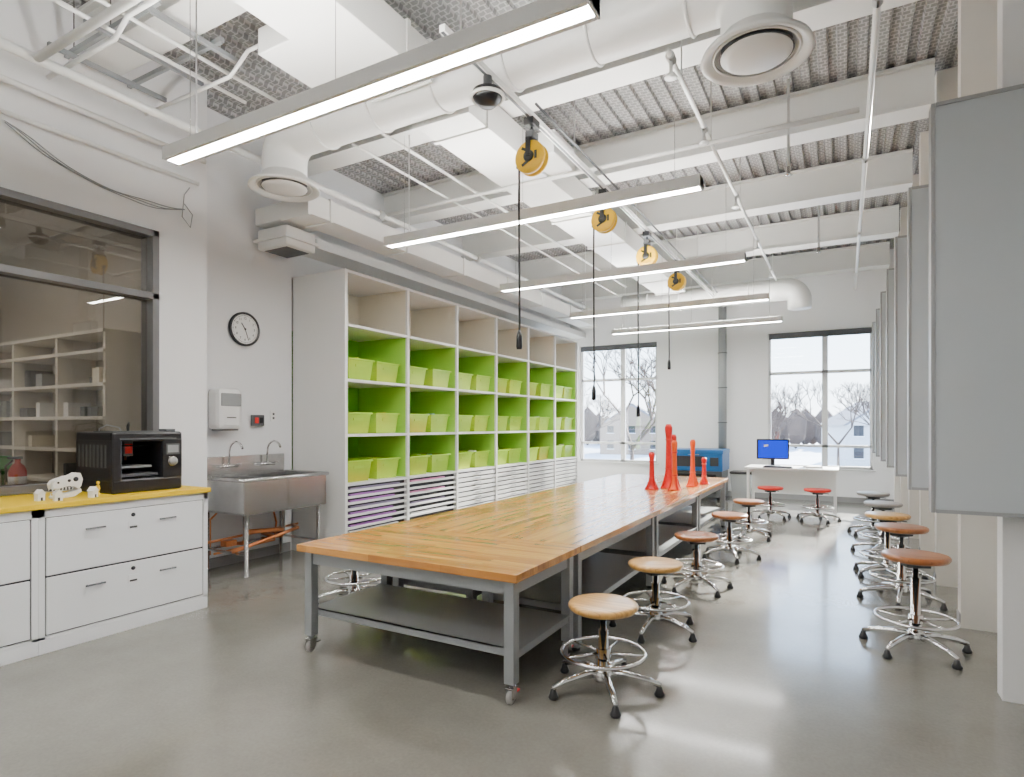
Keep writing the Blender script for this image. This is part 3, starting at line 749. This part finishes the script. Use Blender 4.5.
b.box(-2.2, -2.05, 11.535, 11.551, .68, .84, 'gap'); b.box(-2.9, -2.1, 11.59, 11.6, .15, .52, 'blk', .004); b.box(-2.6, -2.4, 11.53, 11.545, .885, .895, 'steel')
for x in (-2.92, -2.08):
    for y in (11.68, 12.22): b.cyl((x, y, 0), (x, y, .09), .03, 'blkm')
b.done()
b = B('exhaust_pipe'); b.tube([(-2.15, 12.55, .3), (-2.15, 12.55, 4.6)], .08, 'grey', 16)
for z in (.8, 1.5, 2.2, 2.9): b.ring((-2.15, 12.55, z), .083, .01, 'greyd')
b.done()
b = B('recycling_bin'); b.frust(0, 0, 0, .55, .3, .3, .38, .38, 'grey'); b.box(-.2, .2, -.2, .2, .55, .6, 'blk', .02); b.done((-1.65, 11.7, 0))

# ------------------------------------------------------------------ outdoors
B('snowy_ground').box(-160, 160, YB+.3, 260, -3.4, -3.2, 'snow').done()
b = B('distant_tree_line')
for k in range(260):
    x = -140+k*1.0+random.uniform(-1, 1); y = random.uniform(125, 150); h = random.uniform(5, 9)
    b.ball((x, y, -3.2+h*.5), 1, 'brush', (random.uniform(1.5, 3), 1.5, h*.5), 1)
b.done()
def house(name, x, y, w, d, h, rz=0, sd='siding'):
    b = B(name); b.box(-w/2, w/2, -d/2, d/2, 0, h, sd); b.prism([(-w/2-.4, h), (w/2+.4, h), (0, h+w*.36)], 'xz', -d/2-.3, d/2+.3, 'roof')
    b.prism([(-w/2, h), (w/2, h), (0, h+w*.32)], 'xz', -d/2-.34, -d/2-.3, sd)
    for i in range(3):
        for z in (.9, 3.4):
            if z+1.4 < h+.5: xx = -w/3+i*w/3; b.box(xx-.5, xx+.5, -d/2-.05, -d/2, z, z+1.3, 'gap'); b.box(xx-.6, xx+.6, -d/2-.07, -d/2-.02, z-.1, z, 'white')
    b.box(w*.2, w*.2+.7, -.5, .3, h, h+w*.4, 'roof'); b.done((x, y, -3.2), rz)
house('suburban_house', 2.6, 82, 8, 9, 4.6, .3); house('suburban_house', -30, 95, 10, 9, 4.5, .2, 'siding2'); house('suburban_house', -46, 90, 12, 9, 4.8, .5)
def tree(x, y, h, seed, dep=6, th=.018):
    rnd = random.Random(seed); b = B('bare_tree'); t_all = []
    def br(p, d, L, r, n):
        q = p+d*L; t_all.append((p, q, r))
        if n == 0: return
        for _ in range(rnd.choice((2, 3, 3))):
            v = Vector((rnd.uniform(-1, 1), rnd.uniform(-1, 1), rnd.uniform(-.2, .8))).normalized()
            br(q, (d*.75+v*.62).normalized(), L*rnd.uniform(.65, .82), r*.68, n-1)
    br(Vector((0, 0, 0)), Vector((0, 0, 1)), h*.28, h*th, dep)
    t = bmesh.new()
    for p, q, r in t_all:
        d = (q-p).normalized(); a = d.orthogonal().normalized(); c = d.cross(a)
        lo = [t.verts.new(p+r*(a*math.cos(2.094*k)+c*math.sin(2.094*k))) for k in range(3)]
        hi = [t.verts.new(q+r*.6*(a*math.cos(2.094*k)+c*math.sin(2.094*k))) for k in range(3)]
        for k in range(3): l = (k+1) % 3; t.faces.new((lo[k], lo[l], hi[l], hi[k]))
    b.add(t, 'bark', True); b.done((x, y, -3.2))
tree(-4.0, 40, 7, 1); tree(-.5, 64, 10, 2); tree(-6, 60, 9, 3); tree(3.4, 50, 8, 5); tree(-19, 45, 9, 6); tree(-12.2, 38, 11, 7, 7, .02); tree(-9, 72, 10, 8); tree(-25, 52, 11, 9); tree(-16, 62, 11, 12, 7)

# ------------------------------------------------------------------ world, sun
w = bpy.data.worlds.new('World'); S.world = w; w.use_nodes = True; nt = w.node_tree; nt.nodes.clear()
o = nt.nodes.new('ShaderNodeOutputWorld'); bg = nt.nodes.new('ShaderNodeBackground')
tc = nt.nodes.new('ShaderNodeTexCoord'); sp = nt.nodes.new('ShaderNodeSeparateXYZ'); r = nt.nodes.new('ShaderNodeValToRGB')
nt.links.new(tc.outputs['Generated'], sp.inputs[0]); nt.links.new(sp.outputs['Z'], r.inputs[0])
r.color_ramp.elements[0].position = 0; r.color_ramp.elements[0].color = (.92, .95, 1, 1)
r.color_ramp.elements[1].position = .5; r.color_ramp.elements[1].color = (.40, .62, 1, 1)
e = r.color_ramp.elements.new(.10); e.color = (.74, .87, 1, 1)
nt.links.new(r.outputs[0], bg.inputs[0]); bg.inputs[1].default_value = 9; nt.links.new(bg.outputs[0], o.inputs[0])
l = bpy.data.lights.new('sun', 'SUN'); l.energy = 36; l.angle = math.radians(1.5); l.color = (1, .94, .84)
so = bpy.data.objects.new('sun', l); S.collection.objects.link(so)
d = Vector((-.12, -1, -.40)); so.rotation_euler = d.to_track_quat('-Z', 'Y').to_euler(); so.location = (5, 40, 20)

# ------------------------------------------------------------------ camera
c = bpy.data.cameras.new('camera'); co = bpy.data.objects.new('camera', c); S.collection.objects.link(co)
c.sensor_width = 36; c.sensor_fit = 'HORIZONTAL'; c.lens = 36*595/1024; c.shift_y = 36.5/1024; c.clip_start = .05; c.clip_end = 500
co.location = (0, 0, 1.45); co.rotation_euler = (PI/2, 0, math.radians(29.2)); S.camera = co
